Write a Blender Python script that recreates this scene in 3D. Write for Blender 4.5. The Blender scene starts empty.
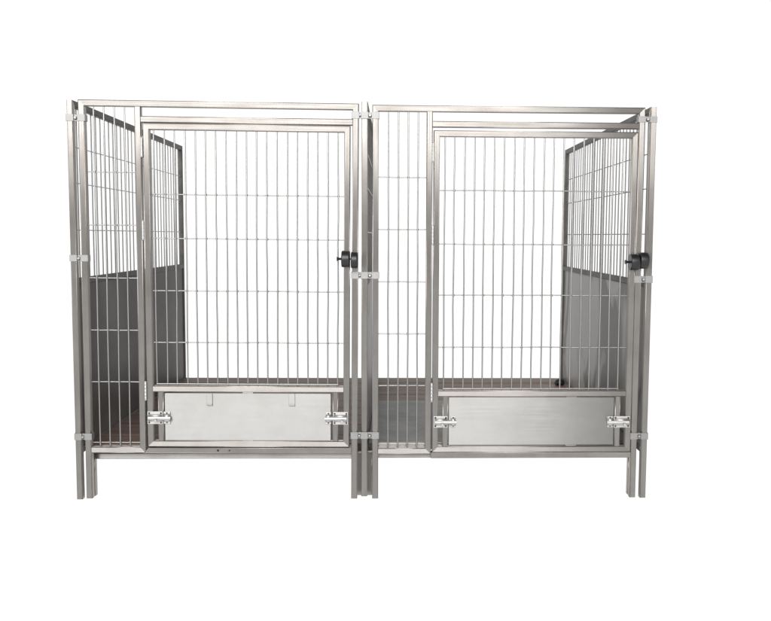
import bpy, bmesh, math, random
from mathutils import Vector, Matrix
random.seed(7)
sc = bpy.context.scene
C = sc.collection

# ------------------------------------------------------------------ materials
def new_mat(name):
    m = bpy.data.materials.new(name); m.use_nodes = True
    nt = m.node_tree
    return m, nt, nt.nodes['Principled BSDF'], nt.nodes, nt.links

def steel(name, base=(.392, .374, .354), rough=.42, aniso=1., brush=220., smudge=.11, tint=(.325, .302, .282)):
    """brushed stainless tube or sheet; UV u runs along the grain"""
    m, nt, b, N, L = new_mat(name)
    b.inputs['Metallic'].default_value = 1
    b.inputs['Anisotropic'].default_value = aniso
    tg = N.new('ShaderNodeTangent'); tg.direction_type = 'UV_MAP'; tg.uv_map = 'grain'
    b.inputs['Anisotropic Rotation'].default_value = ANISO_ROT
    L.new(tg.outputs[0], b.inputs['Tangent'])
    uv = N.new('ShaderNodeUVMap'); uv.uv_map = 'grain'
    mp = N.new('ShaderNodeMapping'); mp.inputs['Scale'].default_value = (2.2, brush, 1)
    L.new(uv.outputs[0], mp.inputs['Vector'])
    hair = N.new('ShaderNodeTexNoise'); hair.inputs['Scale'].default_value = 1.6; hair.inputs['Detail'].default_value = 5
    L.new(mp.outputs[0], hair.inputs['Vector'])
    tc = N.new('ShaderNodeTexCoord')
    big = N.new('ShaderNodeTexNoise'); big.inputs['Scale'].default_value = 5.5; big.inputs['Detail'].default_value = 6; big.inputs['Roughness'].default_value = .62
    L.new(tc.outputs['Object'], big.inputs['Vector'])
    rr = N.new('ShaderNodeMapRange'); rr.inputs['From Min'].default_value = .3; rr.inputs['From Max'].default_value = .7
    rr.inputs['To Min'].default_value = rough - .07; rr.inputs['To Max'].default_value = rough + .09
    L.new(hair.outputs['Fac'], rr.inputs['Value']); L.new(rr.outputs[0], b.inputs['Roughness'])
    r1 = N.new('ShaderNodeMapRange'); r1.inputs['From Min'].default_value = .42; r1.inputs['From Max'].default_value = .72
    r1.inputs['To Min'].default_value = 0; r1.inputs['To Max'].default_value = 1
    L.new(big.outputs['Fac'], r1.inputs['Value'])
    mx = N.new('ShaderNodeMix'); mx.data_type = 'RGBA'
    mx.inputs[6].default_value = (*base, 1); mx.inputs[7].default_value = (*tint, 1)
    L.new(r1.outputs[0], mx.inputs[0])
    m2 = N.new('ShaderNodeMix'); m2.data_type = 'RGBA'; m2.blend_type = 'MULTIPLY'; m2.inputs[0].default_value = smudge
    L.new(mx.outputs[2], m2.inputs[6])
    r2 = N.new('ShaderNodeMapRange'); r2.inputs['From Min'].default_value = .25; r2.inputs['From Max'].default_value = .75
    r2.inputs['To Min'].default_value = .25; r2.inputs['To Max'].default_value = 1.25
    L.new(hair.outputs['Fac'], r2.inputs['Value']); L.new(r2.outputs[0], m2.inputs[7])
    L.new(m2.outputs[2], b.inputs['Base Color'])
    bp = N.new('ShaderNodeBump'); bp.inputs['Strength'].default_value = .05; bp.inputs['Distance'].default_value = .001
    L.new(big.outputs['Fac'], bp.inputs['Height']); L.new(bp.outputs[0], b.inputs['Normal'])
    return m

def plain_metal(name, base, rough, noise=.12, scale=40):
    m, nt, b, N, L = new_mat(name)
    b.inputs['Metallic'].default_value = 1; b.inputs['Roughness'].default_value = rough
    tc = N.new('ShaderNodeTexCoord'); n = N.new('ShaderNodeTexNoise'); n.inputs['Scale'].default_value = scale; n.inputs['Detail'].default_value = 4
    L.new(tc.outputs['Object'], n.inputs['Vector'])
    r = N.new('ShaderNodeMix'); r.data_type = 'RGBA'
    r.inputs[6].default_value = (*[c * (1 - noise) for c in base], 1); r.inputs[7].default_value = (*[min(1, c * (1 + noise)) for c in base], 1)
    L.new(n.outputs['Fac'], r.inputs[0]); L.new(r.outputs[2], b.inputs['Base Color'])
    return m

def dull(name, a, bcol, rough, scale=(3, 3, 3), detail=6, spec=.3, metal=0., bump=.1, lo=.35, hi=.7, distort=.4):
    m, nt, b, N, L = new_mat(name)
    b.inputs['Roughness'].default_value = rough; b.inputs['Metallic'].default_value = metal
    b.inputs['Specular IOR Level'].default_value = spec
    tc = N.new('ShaderNodeTexCoord'); mp = N.new('ShaderNodeMapping'); mp.inputs['Scale'].default_value = scale
    L.new(tc.outputs['Object'], mp.inputs['Vector'])
    n = N.new('ShaderNodeTexNoise'); n.inputs['Scale'].default_value = 1; n.inputs['Detail'].default_value = detail; n.inputs['Distortion'].default_value = distort
    L.new(mp.outputs[0], n.inputs['Vector'])
    r1 = N.new('ShaderNodeMapRange'); r1.inputs['From Min'].default_value = lo; r1.inputs['From Max'].default_value = hi
    L.new(n.outputs['Fac'], r1.inputs['Value'])
    r = N.new('ShaderNodeMix'); r.data_type = 'RGBA'
    r.inputs[6].default_value = (*a, 1); r.inputs[7].default_value = (*bcol, 1)
    L.new(r1.outputs[0], r.inputs[0]); L.new(r.outputs[2], b.inputs['Base Color'])
    bp = N.new('ShaderNodeBump'); bp.inputs['Strength'].default_value = bump; bp.inputs['Distance'].default_value = .002
    L.new(n.outputs['Fac'], bp.inputs['Height']); L.new(bp.outputs[0], b.inputs['Normal'])
    return m

ANISO_ROT = .25
TUBE = steel('brushed_steel_tube')
SHEET = steel('brushed_steel_sheet', base=(.375, .37, .36), rough=.42, aniso=1., brush=300, smudge=.10, tint=(.335, .328, .318))
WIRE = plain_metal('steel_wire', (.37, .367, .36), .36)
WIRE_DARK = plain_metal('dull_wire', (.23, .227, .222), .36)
BRIGHT = plain_metal('polished_steel', (.56, .557, .55), .5)
CLAMPM = plain_metal('zinc_strap', (.33, .33, .325), .6)
_r = ANISO_ROT; ANISO_ROT = 0.
TUBE_CROSS = steel('cross_ground_steel', base=(.42, .40, .375)); ANISO_ROT = _r
BLACK = dull('black_plastic', (.008, .008, .009), (.014, .014, .016), .36, (60, 60, 60), spec=.5, bump=.05)
DARK = dull('dark_screw', (.02, .02, .02), (.05, .05, .05), .5, (60, 60, 60))
PANEL_SHADED = dull('dark_lining_sheet', (.072, .066, .060), (.165, .154, .145), .5, (1.6, 1.6, 2.4), spec=.15, bump=.05)  # darker copy of the lining: the left side's shade is in the colour
PANEL_LIT = dull('grey_lining_sheet', (.12, .117, .11), (.33, .325, .315), .45, (2.6, 2.8, 1.2), spec=.22, bump=.05, detail=3, lo=.42, hi=.52, distort=1.3)  # lighter copy of the lining; the mottling paints in blurred reflections
STEEL_SHADED = dull('dull_grey_steel', (.085, .080, .074), (.135, .128, .119), .55, (14, 14, 14), spec=.2, bump=.04)  # frame steel darkened in colour for the dim surroundings it would mirror
PLANK_WARM = dull('warm_floor_board', (.13, .088, .064), (.26, .185, .138), .55, (2.5, 12, 12), spec=.25, bump=.15)
PLANK = dull('brown_floor_board', (.098, .064, .050), (.17, .115, .09), .55, (2.5, 30, 30), spec=.25, bump=.15)
TRAY = dull('grey_tray_sheet', (.07, .069, .065), (.165, .163, .156), .45, (6, 9, 6), spec=.3, bump=.08)

# ------------------------------------------------------------------ mesh helpers
def bm_new():
    bm = bmesh.new(); bm.loops.layers.uv.new('grain'); return bm

def link(name, bm, mat, parent=None, smooth=False, rnd=None):
    me = bpy.data.meshes.new(name)
    bmesh.ops.recalc_face_normals(bm, faces=bm.faces)
    bm.to_mesh(me); bm.free(); me.materials.append(mat)
    if smooth:
        for p in me.polygons: p.use_smooth = True
    o = bpy.data.objects.new(name, me); C.objects.link(o)
    if parent is not None: o.parent = parent
    return o

def bar(bm, p0, p1, w=.025, d=.025, wdir=None, m0=0., m1=0., r=.0028, seg=3):
    """square tube from p0 to p1 on its centre line; w is measured along wdir, d across it.
    m0 / m1 mitre the ends: the end runs on by m * (offset along wdir)."""
    p0, p1 = Vector(p0), Vector(p1)
    ax = p1 - p0; ln = ax.length; ax.normalize()
    if wdir is None: wdir = Vector((0, 0, 1)) if abs(ax.z) < .5 else Vector((1, 0, 0))
    wd = Vector(wdir).normalized(); dd = ax.cross(wd).normalized()
    prof = []
    for cx, cy, a0 in ((1, 1, 0), (-1, 1, 90), (-1, -1, 180), (1, -1, 270)):
        for k in range(seg + 1):
            a = math.radians(a0 + 90 * k / seg)
            prof.append((cx * (w / 2 - r) + r * math.cos(a), cy * (d / 2 - r) + r * math.sin(a)))
    uvl = bm.loops.layers.uv['grain']; off = random.random() * 9
    va, vb = [], []
    for a, b in prof:
        q = wd * a + dd * b
        va.append((bm.verts.new(p0 + q + ax * (m0 * a)), m0 * a)); vb.append((bm.verts.new(p1 + q + ax * (m1 * a)), ln + m1 * a))
    n = len(prof); per = [0.]
    for i in range(n):
        a, b = prof[i], prof[(i + 1) % n]; per.append(per[-1] + math.hypot(a[0] - b[0], a[1] - b[1]))
    for i in range(n):
        j = (i + 1) % n
        f = bm.faces.new((va[i][0], va[j][0], vb[j][0], vb[i][0])); f.smooth = (i % (seg + 1)) != seg
        for l, (u, v) in zip(f.loops, ((va[i][1], per[i]), (va[j][1], per[i + 1]), (vb[j][1], per[i + 1]), (vb[i][1], per[i]))):
            l[uvl].uv = (u + off, v + off)
    for ring in (va, vb):
        f = bm.faces.new([v[0] for v in ring])
        for l, (a, b) in zip(f.loops, prof): l[uvl].uv = (a + off, b + off)

def box(bm, lo, hi, bev=.0012, axis=0):
    lo, hi = Vector(lo), Vector(hi)
    r = bmesh.ops.create_cube(bm, size=1.)
    bmesh.ops.transform(bm, matrix=Matrix.Translation((lo + hi) / 2) @ Matrix.Diagonal((*(hi - lo), 1)), verts=r['verts'])
    fs = {f for v in r['verts'] for f in v.link_faces}
    if bev:
        es = list({e for f in fs for e in f.edges})
        rr = bmesh.ops.bevel(bm, geom=es, offset=bev, segments=2, affect='EDGES', profile=.5)
        fs = {f for f in bm.faces if all(lo[i] - 1e-5 <= v.co[i] <= hi[i] + 1e-5 for v in f.verts for i in range(3))}
    uvl = bm.loops.layers.uv['grain']
    oth = [i for i in range(3) if i != axis]
    for f in fs:
        for l in f.loops: l[uvl].uv = (l.vert.co[axis], l.vert.co[oth[0]] * .7 + l.vert.co[oth[1]])

def tube(bm, pts, r, n=8, cap=True):
    pts = [Vector(p) for p in pts]; rings = []
    uvl = bm.loops.layers.uv['grain']
    for i, p in enumerate(pts):
        t = (pts[min(i + 1, len(pts) - 1)] - pts[max(i - 1, 0)]).normalized()
        a = Vector((0, 1, 0)) if abs(t.y) < .9 else Vector((1, 0, 0))
        u = t.cross(a).normalized(); v = t.cross(u)
        rings.append([bm.verts.new(p + (u * math.cos(2 * math.pi * k / n) + v * math.sin(2 * math.pi * k / n)) * r) for k in range(n)])
    for i in range(len(rings) - 1):
        for k in range(n):
            f = bm.faces.new((rings[i][k], rings[i][(k + 1) % n], rings[i + 1][(k + 1) % n], rings[i + 1][k])); f.smooth = True
            for l in f.loops: l[uvl].uv = (l.vert.co.z, k * .003)
    if cap:
        for rg in (rings[0], rings[-1]): bm.faces.new([bm.verts.new(v.co) for v in rg])

def lathe(bm, prof, origin, axis, n=40):
    """prof: (distance along axis, radius)"""
    o = Vector(origin); ax = Vector(axis).normalized()
    a = Vector((0, 0, 1)) if abs(ax.z) < .9 else Vector((1, 0, 0))
    u = ax.cross(a).normalized(); v = ax.cross(u); rings = []
    for t, r in prof:
        rings.append([bm.verts.new(o + ax * t + (u * math.cos(2 * math.pi * k / n) + v * math.sin(2 * math.pi * k / n)) * max(r, 1e-5)) for k in range(n)])
    for i in range(len(rings) - 1):
        for k in range(n):
            f = bm.faces.new((rings[i][k], rings[i][(k + 1) % n], rings[i + 1][(k + 1) % n], rings[i + 1][k])); f.smooth = True
    for rg in (rings[0], rings[-1]): bm.faces.new([bm.verts.new(v.co) for v in rg])

def wobble(p0, p1, amp=.0011, n=9, y_bow=0.):
    """a hand-straightened wire: the middle wanders by about a millimetre"""
    p0, p1 = Vector(p0), Vector(p1); out = []
    ph = random.random() * 6.28; k = random.uniform(1.2, 3.2); a = random.uniform(.3, 1.) * amp; a2 = random.uniform(-1, 1) * amp
    for i in range(n + 1):
        t = i / n; e = math.sin(math.pi * t)
        s = a * math.sin(ph + k * 2 * t * math.pi) * e + a2 * e
        d = (p1 - p0).normalized()
        q = Vector((1, 0, 0)) if abs(d.z) > .5 else Vector((0, 0, 1))
        out.append(p0.lerp(p1, t) + q * s)
    return out

# ------------------------------------------------------------------ the kennel
kennel = bpy.data.objects.new('dog_kennel', None); C.objects.link(kennel)
kennel.empty_display_size = .2
kennel['label'] = 'double stainless steel dog kennel with barred doors, feeding hatches and black latch knobs'
kennel['category'] = 'dog kennel'
T = .025; H = T / 2
YC = T / 2                      # centre of the front tubes behind the front plane

def pivot(o, x0, roll):
    """a front unit stands a hair out of level"""
    o.location = (x0, 0, 0); o.rotation_euler = (0, -roll, 0)

def front_unit(x0, roll, d):
    """x values in d are world x; geometry is built about x0"""
    X = lambda x: x - x0
    a, b = X(d['x0']), X(d['x1']); top = d['top']; m0, m1 = X(d['mull'][0]), X(d['mull'][1])
    mc = (m0 + m1) / 2
    bm = bm_new()
    zb = d['sill']              # centre of the bottom rail under the side light
    # legs run past the bottom rail; the top corners are mitred
    bar(bm, (a + H, YC, 0.001), (a + H, YC, top - H), m1=-1)
    bar(bm, (b - H, YC, 0.001), (b - H, YC, top - H), m1=1)
    bar(bm, (a + H, YC, top - H), (b - H, YC, top - H), m0=-1, m1=1)
    # mullion, mitred into the side-light's bottom rail
    bar(bm, (mc, YC, zb), (mc, YC, top - T), m0=-1)
    bar(bm, (a + T, YC, zb), (mc, YC, zb), m1=-1)
    bar(bm, (m1, YC, d['header']), (b - T, YC, d['header']))
    fr = link('front_frame', bm, TUBE, kennel); pivot(fr, x0, roll)
    bm = bm_new()
    bar(bm, (mc + H + .0005, YC, d['sill2']), (b - T, YC, d['sill2']), m0=1 if abs(d['sill2'] - zb) < .004 else 0)
    link('door_sill', bm, TUBE_CROSS, fr)
    # bars of the narrow side light
    bm = bm_new()
    for x in d['side_v']:
        bar_pts = wobble((X(x), YC - .002, zb + H - .004), (X(x), YC - .002, top - T + .004)); tube(bm, bar_pts, .0030)
    for z in d['side_h']:
        tube(bm, wobble((a + T - .003, YC + .003, z), (m0 + .003, YC + .003, z), amp=.0006), .0023)
    spots(bm, [X(x) for x in d['side_v']], d['side_h'])
    link('bar_grille', bm, WIRE, fr)
    # second half of the latch, on the frame post
    bm = bm_new(); k0, k1, kz = X(d['knob2'][0]), X(d['knob2'][1]), d['knob2'][2]
    knob(bm, k0, k1, -.032, kz, .0335)
    lathe(bm, [(0, .007), (.03, .007)], (( k0 + k1) / 2, -.03, kz), (0, 1, 0), 16)
    link('latch_knob', bm, BLACK, fr)
    # door
    bm = bm_new(); e, f = X(d['door'][0]), X(d['door'][1]); z0, z1 = d['door'][2], d['door'][3]
    bar(bm, (e + H, YC, z0 + H), (e + H, YC, z1 - H), m0=1, m1=-1)
    bar(bm, (f - H, YC, z0 + H), (f - H, YC, z1 - H), m0=-1, m1=1)
    bar(bm, (e + H, YC, z1 - H), (f - H, YC, z1 - H), m0=-1, m1=1)
    bar(bm, (e + H, YC, z0 + H), (f - H, YC, z0 + H), m0=1, m1=-1)
    mid = d['mid']
    bar(bm, (e + T, YC, mid), (f - T, YC, mid))
    for s0, s1 in d['stiles']:
        c = X((s0 + s1) / 2); bar(bm, (c, YC, z0 + T), (c, YC, mid - H), w=.023)
    dr = link('door', bm, TUBE, kennel); pivot(dr, x0, roll)
    bm = bm_new()
    n = 19
    for i in range(n):
        x = X(d['door_v'][0] + (d['door_v'][1] - d['door_v'][0]) * i / (n - 1)) + random.uniform(-.0012, .0012)
        tube(bm, wobble((x, YC - .002, mid + H - .004), (x, YC - .002, z1 - T + .004), amp=.0016), .0030)
    for z in d['door_h']:
        tube(bm, wobble((e + T - .003, YC + .003, z), (f - T + .003, YC + .003, z), amp=.001), .0023)
    # the lowest cross wire stops short of the stiles
    zl = mid + H + .0075
    tube(bm, [(X(d['door_v'][0]) - .002, YC - .006, zl), (X(d['door_v'][1]) + .002, YC - .006, zl)], .0027)
    spots(bm, [X(d['door_v'][0] + (d['door_v'][1] - d['door_v'][0]) * i / (n - 1)) for i in range(n)], d['door_h'])
    link('bar_grille', bm, WIRE, dr)
    for z in d['hinges']:
        bm = bm_new(); hx = X(d['hinge_x'])
        prof = [(0, .0042)]
        for k in range(5):
            t = k * .0152; prof += [(t + .0004, .0047), (t + .0146, .0047)]
            if k < 4: prof += [(t + .0149, .0044)]
        lathe(bm, prof + [(.076, .0042)], (hx, -.003, z - .038), (0, 0, 1), 20)
        lathe(bm, [(0, .0030), (.002, .0052), (.0035, .003)], (hx, -.003, z + .0385), (0, 0, 1), 14)
        box(bm, (hx - .002, .001, z - .037), (hx + .002, .022, z + .037), .0004)
        link('hinge', bm, BRIGHT, dr)
    bm = bm_new(); k0, k1, kz = X(d['knob1'][0]), X(d['knob1'][1]), d['knob1'][2]
    knob(bm, k0, k1, -.032, kz, .0335)
    lathe(bm, [(0, .0075), (.03, .0075)], ((k0 + k1) / 2, -.03, kz), (0, 1, 0), 16)
    lathe(bm, [(0, .009), (.003, .0085), (.007, .005), (.022, .0046), (.024, .004)], (k0 - .019, -.032, kz), (1, 0, 0), 18)
    lathe(bm, [(0, .003), (.012, .003)], (k1 - .003, -.034, kz), (1, 0, 0), 12)
    link('latch_knob', bm, BLACK, dr)
    # feeding hatch
    bm = bm_new(); h = d['hatch']
    box(bm, (X(h[0]), .0035, h[2]), (X(h[1]), .0055, h[3]), .0006)
    # folded lips round the sheet
    box(bm, (X(h[0]) + .001, .0058, h[2] + .001), (X(h[1]) - .001, .018, h[2] + .0025), .0003)
    box(bm, (X(h[0]) + .001, .0058, h[3] - .0025), (X(h[1]) - .001, .018, h[3] - .001), .0003)
    box(bm, (X(h[0]) + .001, .0058, h[2] + .003), (X(h[0]) + .0025, .018, h[3] - .003), .0003, 2)
    box(bm, (X(h[1]) - .0025, .0058, h[2] + .003), (X(h[1]) - .001, .018, h[3] - .003), .0003, 2)
    ht = link('feeding_hatch', bm, SHEET, kennel); pivot(ht, x0, roll)
    for t0, t1 in d['tabs']:
        bm = bm_new()
        box(bm, (X(t0), -.001, h[3] - .046), (X(t1), .0028, h[3] + .001), .0006, 0)
        box(bm, (X(t0), -.006, h[3] - .047), (X(t1), -.0012, h[3] - .043), .0008, 0)
        link('hook_tab', bm, SHEET, ht)
    for wx in d['welds']:
        for za, zb2 in ((h[3] + .0005, mid - H + .0005), (z0 + T - .0005, h[2] - .0005)):
            bm = bm_new(); box(bm, (X(wx) - .022, .004, za), (X(wx) + .022, .010, zb2), .0008)
            link('weld_tab', bm, SHEET, ht)
    for (p0, p1, q0, q1, zb0, zb1) in d['bolts']:
        barrel_bolt(X(p0), X(p1), X(q0), X(q1), zb0, zb1, ht)
    return fr, dr, ht

def spots(bm, xs, zs):
    for x in xs:
        for z in zs:
            r = bmesh.ops.create_icosphere(bm, subdivisions=1, radius=random.uniform(.0040, .0050))
            bmesh.ops.transform(bm, matrix=Matrix.Translation((x, YC, z)) @ Matrix.Diagonal((1, 1, 1.2, 1)), verts=r['verts'])
            for v in r['verts']:
                for f in v.link_faces: f.smooth = True

def knob(bm, x0, x1, y, z, R):
    e = .005
    prof = [(0, R * .35), (0.0004, R - e)]
    for k in range(1, 7):
        a = k / 6 * math.pi / 2; prof.append((e - e * math.cos(a), R - e + e * math.sin(a)))
    w = x1 - x0
    for k in range(0, 7):
        a = k / 6 * math.pi / 2; prof.append((w - e + e * math.sin(a), R - e + e * math.cos(a)))
    prof.append((w, R * .35))
    lathe(bm, prof, (x0, y, z), (1, 0, 0), 48)

def barrel_bolt(p0, p1, q0, q1, z0, z1, parent):
    """plate + half-round barrel on the door, keeper on the hatch, a round bolt between them"""
    bm = bm_new(); zc = (z0 + z1) / 2
    box(bm, (p0, -.003, z0), (p1, -.0003, z1), .0008)
    box(bm, (q0, -.001, z0 + .001), (q1, .0032, z1 - .001), .0008)
    def half(xa, xb, R):
        n = 14; uvl = bm.loops.layers.uv['grain']
        va = [bm.verts.new((xa, -.003 - R * .62 * math.sin(math.pi * k / n), zc + R * math.cos(math.pi * k / n))) for k in range(n + 1)]
        vb = [bm.verts.new((xb, v.co.y, v.co.z)) for v in va]
        for k in range(n):
            f = bm.faces.new((va[k], va[k + 1], vb[k + 1], vb[k])); f.smooth = True
        bm.faces.new(va); bm.faces.new(vb)
    left = q0 > p1                              # keeper lies to the right of the plate
    half(p0 + .004, p1 - .003, .0150)
    half(q0 + .0015, q1 - .0015, .0160)
    a, b = (p0 + .006, q1 + .003) if left else (q0 - .003, p1 - .006)
    tube(bm, [(a, -.0075, zc), (b, -.0075, zc)], .0085, 16)
    kx = p0 + (p1 - p0) * .62
    lathe(bm, [(0, .0045), (.012, .0045), (.0125, .0062), (.017, .0062), (.0178, .005)], (kx, -.010, zc - .006), (0, -1, -.15), 16)
    bb = link('barrel_bolt', bm, BRIGHT, parent)
    for x, y, zs, R in ((p0 + .007, -.003, (z0 + .0065, z1 - .0065), .0037), (p1 - .007, -.003, (z0 + .0065, z1 - .0065), .0037),
                        ((q0 + q1) / 2, -.001, (z0 + .0065, z1 - .0065), .003)):
        for z in zs:
            bm = bm_new(); lathe(bm, [(0, R), (.0016, R), (.0023, R * .55)], (x, y, z), (0, -1, 0), 12)
            o = link('bolt_screw', bm, DARK, parent); o['label'] = 'small dark screw head of a barrel bolt'

XL, XR = -.1553, -.093
left = dict(x0=-1.268, x1=-.1553, top=1.6195, mull=(-1.0465, -1.0215), sill=.2045, sill2=.2035, header=1.5455,
            side_v=(-1.210, -1.170, -1.1285, -1.088), side_h=(1.336, 1.124, .911, .698, .485, .233),
            door=(-1.0145, -.1885, .2185, 1.5300), mid=.4595, stiles=((-.970, -.947), (-.258, -.235)),
            door_v=(-.9735, -.2375), door_h=(1.25, 1.0735, .8605, .6490),
            hinges=(1.4335, 1.103, .450), hinge_x=-1.0185,
            knob1=(-.2205, -.1875, .998), knob2=(-.1825, -.1555, .994),
            hatch=(-.9435, -.2655, .2455, .4405), tabs=((-.773, -.749), (-.438, -.412)), welds=(-.605,),
            bolts=((-1.013, -.951, -.948, -.921, .314, .366), (-.256, -.194, -.2855, -.264, .314, .366)))
right = dict(x0=-.093, x1=1.012, top=1.6155, mull=(.1255, .1505), sill=.2015, sill2=.1830, header=1.5415,
             side_v=(-.028, .0125, .052, .092), side_h=(1.329, 1.118, .904, .690, .474, .228),
             door=(.1545, .986, .1955, 1.5170), mid=.4430, stiles=((.198, .221), (.9165, .9395)),
             door_v=(.2005, .929), door_h=(1.277, 1.0595, .850, .6340),
             hinges=(1.428, 1.095, .447), hinge_x=.1525,
             knob1=(.9535, .9895, .991), knob2=(.9915, 1.0265, .997),
             hatch=(.2245, .9135, .2265, .4265), tabs=(), welds=(.735,),
             bolts=((.161, .219, .2325, .252, .301, .349), (.912, .980, .886, .909, .300, .348)))
lf = front_unit(XL, -.0034, left)[0]
front_unit(XR, .0016, right)

for hx, hr in ((-.728, .0048), (-.681, .0034)):
    bm = bm_new(); lathe(bm, [(0, hr), (.0005, hr), (.0008, hr * .8)], (hx - XL, -.0002, .2035), (0, -1, 0), 16)
    link('sill_hole', bm, DARK, lf)
# side panels: barred above, a solid lining sheet below; each stands on its own two posts
D = 1.690
def side_panel(xa, xb, ya, top, foot, sheet):
    xc = (xa + xb) / 2; w = xb - xa
    bm = bm_new(); yd = Vector((0, 1, 0)); zd = Vector((0, 0, 1))
    bar(bm, (xc, ya + H, foot), (xc, ya + H, top - H), w=T, d=w, wdir=yd, m1=-1)
    o = link('side_panel', bm, TUBE, kennel)
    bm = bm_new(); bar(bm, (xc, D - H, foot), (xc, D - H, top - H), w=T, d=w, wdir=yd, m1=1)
    link('rear_post', bm, STEEL_SHADED, o)
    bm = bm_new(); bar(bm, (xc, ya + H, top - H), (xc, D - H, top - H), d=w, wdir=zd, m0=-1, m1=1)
    link('panel_rail', bm, STEEL_SHADED, o)
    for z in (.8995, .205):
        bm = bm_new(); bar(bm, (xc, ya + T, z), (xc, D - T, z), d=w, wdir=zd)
        link('panel_rail', bm, STEEL_SHADED, o)
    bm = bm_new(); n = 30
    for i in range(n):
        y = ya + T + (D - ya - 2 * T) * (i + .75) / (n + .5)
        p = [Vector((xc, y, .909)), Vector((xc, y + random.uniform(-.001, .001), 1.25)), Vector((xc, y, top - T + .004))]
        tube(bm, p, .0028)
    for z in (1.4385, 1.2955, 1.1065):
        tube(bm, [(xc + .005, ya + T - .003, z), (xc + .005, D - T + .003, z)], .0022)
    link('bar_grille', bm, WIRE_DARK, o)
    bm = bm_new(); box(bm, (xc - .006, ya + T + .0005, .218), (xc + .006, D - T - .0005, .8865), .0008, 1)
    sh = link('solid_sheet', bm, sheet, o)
    sh['label'] = 'dark grey lower sheet' if sheet is PANEL_SHADED else 'lighter mottled grey lower sheet'
    return o
side_panel(-1.307, -1.2825, 0., 1.621, .001, PANEL_SHADED)
side_panel(-.1385, -.1135, .002, 1.629, .010, PANEL_LIT)
side_panel(1.0305, 1.0555, 0., 1.6205, .001, PANEL_LIT)

# floors
def floor_frame(x0, x1, zr, name='floor_frame'):
    bm = bm_new(); yf = .058
    for y in (yf, D - .04):
        for z in (zr if y == yf else zr[:1]): bar(bm, (x0, y, z), (x1, y, z))
        for x in (x0 - H, x1 + H): bar(bm, (x, y, .001), (x, y, zr[0] + H), w=.0235)
    for x in (x0 - H, x1 + H):
        bar(bm, (x, yf + H, zr[0]), (x, D - .04 - H, zr[0]))
    return link(name, bm, TUBE, kennel)

ZF = .2155
def planks(x0, x1, edges, mat, z1=ZF, th=.018):
    bm = bm_new()
    for a, b in zip(edges[:-1], edges[1:]):
        box(bm, (x0, a + .0028, z1 - th), (x1, b - .0028, z1 + random.uniform(-.0006, .0006)), .002)
    bmk = link('floor_panel', bm, mat, kennel)
    return bmk
fl = floor_frame(-1.2455, -.1615, (.1700, .2000))
pl = planks(-1.2815, -.1405, [.072, .225, .422, .622, .80, .975, 1.15, 1.33, 1.51, 1.685], PLANK)
fr2 = floor_frame(-.0930, .9905, (.1730, .2095))
pr = planks(-.1125, 1.0295, [.98, 1.15, 1.33, 1.51, 1.685], PLANK_WARM)
bm = bm_new()
box(bm, (-.1115, .0725, ZF - .016), (1.0285, .978, ZF + .001), .0015)
tr = link('floor_tray', bm, TRAY, kennel)
tr['label'] = 'grey sheet covering the front half of the floor'

# strap clamps with bolts that tie neighbouring posts together
def clamp(posts, z0, z1, proud=.0025):
    """posts: (x0, x1) of each post the strap wraps, left to right"""
    bm = bm_new()
    for i, (a, b) in enumerate(posts):
        box(bm, (a - .0015, -proud, z0), (b + .0015, -.0004, z1), .0006)
        if i == 0: box(bm, (a - .003, -proud, z0), (a - .0012, T + .003, z1), .0005, 1)
        if i == len(posts) - 1: box(bm, (b + .0012, -proud, z0), (b + .003, T + .003, z1), .0005, 1)
    gaps = [(posts[i][1], posts[i + 1][0]) for i in range(len(posts) - 1)]
    for a, b in gaps:
        box(bm, (a + .0018, .004, z0 + .001), (b - .0018, .0065, z1 - .001), .0005)
        box(bm, (a + .0006, -proud + .0004, z0), (a + .0022, .0062, z1), .0003, 1)
        box(bm, (b - .0022, -proud + .0004, z0), (b - .0006, .0062, z1), .0003, 1)
    o = link('clamp', bm, CLAMPM, kennel)
    for a, b in gaps:
        xc = (a + b) / 2; zc = (z0 + z1) / 2 - .002; R = min(.0062, (b - a) / 2 - .002)
        bm = bm_new(); lathe(bm, [(0, R + .0009), (.0022, R + .0009)], (xc, .0042, zc), (0, -1, 0), 24)
        link('washer', bm, DARK, o)
        bm = bm_new()
        lathe(bm, [(0, R * .86), (.0052, R * .86), (.006, R * .7)], (xc, .0018, zc + .0012), (0, -1, 0), 6)
        lathe(bm, [(0, .0023), (.006, .0023), (.007, .002)], (xc, -.0036, zc + .0012), (0, -1, 0), 10)
        link('clamp_bolt', bm, BRIGHT, o)
def lx(x, z, x0, roll): return x0 + (x - x0) - z * roll
for z0, z1 in ((1.538, 1.565), (.981, 1.007), (.250, .277)):
    s = lx(0, z0, 0, -.0034)
    clamp([(-1.307, -1.2825), (-1.268 + s, -1.243 + s)], z0, z1)
for z0, z1 in ((1.560, 1.587), (.917, .945), (.254, .282)):
    s = lx(0, z0, 0, -.0034); s2 = lx(0, z0, 0, .0016)
    clamp([(-.1803 + s, -.1553 + s), (-.1385, -.1135), (-.093 + s2, -.068 + s2)], z0, z1)
for z0, z1 in ((1.558, 1.582), (.906, .935), (.251, .278)):
    s2 = lx(0, z0, 0, .0016)
    clamp([(.987 + s2, 1.012 + s2), (1.0305, 1.0555)], z0, z1)

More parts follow.
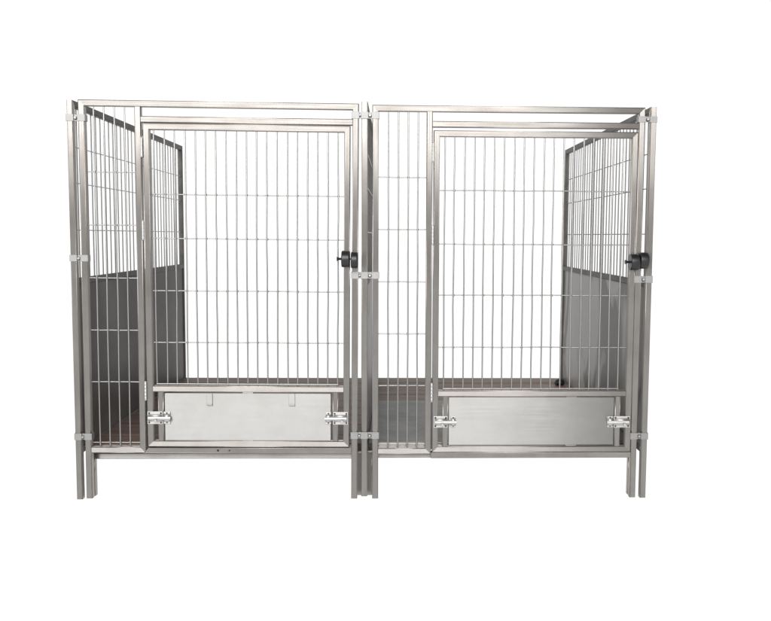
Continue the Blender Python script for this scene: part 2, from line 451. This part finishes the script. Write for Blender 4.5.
# small dark lump on the floor at the back
bm = bm_new()
lathe(bm, [(0, .022), (.006, .029), (.016, .031), (.028, .027), (.036, .017), (.039, .004)], (0, 0, 0), (0, 0, 1), 28)
lathe(bm, [(0, .010), (.007, .010), (.009, .007)], (-.02, -.022, .014), (-.6, -1, .3), 16)
lump = link('floor_stopper', bm, BLACK, None)
lump.location = (.975, 1.44, ZF + .0012)
lump['label'] = 'small dark rounded stopper on the brown floor boards in the far right corner'
lump['category'] = 'stopper'

# ------------------------------------------------------------------ added white floor, back-lit so no contact shadow shows
bm = bm_new()
s = 60.
vs = [bm.verts.new(p) for p in ((-s, -s, 0), (s, -s, 0), (s, s, 0), (-s, s, 0))]; bm.faces.new(vs)
m, nt, b, N, L = new_mat('opal_acrylic'); N.remove(b)
tl = N.new('ShaderNodeBsdfTranslucent'); tl.inputs['Color'].default_value = (.97, .97, .97, 1)
L.new(tl.outputs[0], N['Material Output'].inputs['Surface'])
g = link('ground', bm, m); g['kind'] = 'structure'; g['label'] = 'plain white studio floor'

# ------------------------------------------------------------------ light: white backdrop, dim studio, big soft box
w = bpy.data.worlds.new('World'); sc.world = w; w.use_nodes = True
nt = w.node_tree; N, L = nt.nodes, nt.links
bg = N['Background']
tc = N.new('ShaderNodeTexCoord'); sx = N.new('ShaderNodeSeparateXYZ'); L.new(tc.outputs['Generated'], sx.inputs[0])
def math_node(op, a, b=None):
    n = N.new('ShaderNodeMath'); n.operation = op
    for i, v in enumerate((a, b)):
        if v is None: continue
        if isinstance(v, (int, float)): n.inputs[i].default_value = v
        else: L.new(v, n.inputs[i])
    return n.outputs[0]
h = math_node('SQRT', math_node('ADD', math_node('MULTIPLY', sx.outputs['X'], sx.outputs['X']), math_node('MULTIPLY', sx.outputs['Y'], sx.outputs['Y'])))
az = math_node('DIVIDE', sx.outputs['Y'], math_node('MAXIMUM', h, 1e-4))
def ramp(v, a, b):
    n = N.new('ShaderNodeMapRange'); n.interpolation_type = 'SMOOTHSTEP'
    n.inputs['From Min'].default_value = a; n.inputs['From Max'].default_value = b; L.new(v, n.inputs['Value']); return n.outputs[0]
back = math_node('MULTIPLY', ramp(az, .55, .68), ramp(h, .5, .75))
below = ramp(sx.outputs['Z'], .0005, -.0005)  # bright lower half of the world, added to light the floor from beneath
fac = math_node('MAXIMUM', back, below)
mix = N.new('ShaderNodeMix'); mix.data_type = 'RGBA'
mix.inputs[7].default_value = (1.10, 1.10, 1.10, 1)
dim = N.new('ShaderNodeMix'); dim.data_type = 'RGBA'
dim.inputs[6].default_value = (.34, .325, .306, 1); dim.inputs[7].default_value = (.10, .097, .092, 1)
L.new(ramp(sx.outputs['X'], -.6, .5), dim.inputs[0]); L.new(dim.outputs[2], mix.inputs[6])
L.new(fac, mix.inputs[0]); L.new(mix.outputs[2], bg.inputs['Color']); bg.inputs['Strength'].default_value = 1.

ld = bpy.data.lights.new('softbox', 'AREA'); ld.shape = 'RECTANGLE'; ld.size = 7.4; ld.size_y = 4.6; ld.energy = 960
ld.color = (1, .99, .98)
lo = bpy.data.objects.new('softbox', ld); C.objects.link(lo)
lo.location = (-1.38, -6.8, 4.3)
lo.rotation_euler = (math.radians(90 - 10), 0, 0)

# ------------------------------------------------------------------ camera
cd = bpy.data.cameras.new('camera'); cam = bpy.data.objects.new('camera', cd); C.objects.link(cam); sc.camera = cam
f, cx, cy = 820.96, 420.54, 301.30
pitch, yaw, roll = -.0797, -.0308, -.0069
cd.sensor_fit = 'HORIZONTAL'; cd.sensor_width = 36; cd.lens = 36 * f / 771
cd.shift_x = (385.5 - cx) / 771; cd.shift_y = -(310.5 - cy) / 771
cd.clip_start = .05; cd.clip_end = 500
Rm = Matrix.Rotation(yaw, 3, 'Z') @ Matrix.Rotation(pitch, 3, 'X') @ Matrix.Rotation(roll, 3, 'Y')
right_v, fwd, up = Rm @ Vector((1, 0, 0)), Rm @ Vector((0, 1, 0)), Rm @ Vector((0, 0, 1))
M = Matrix((right_v, up, -fwd)).transposed().to_4x4(); M.translation = (0, -3.3458, 1.0933)
cam.matrix_world = M

sc.render.engine = 'CYCLES'
vs_ = sc.view_settings
sc.display_settings.display_device = 'sRGB'
vs_.view_transform = 'Standard'; vs_.look = 'None'; vs_.exposure = 0; vs_.gamma = 1; vs_.use_curve_mapping = False
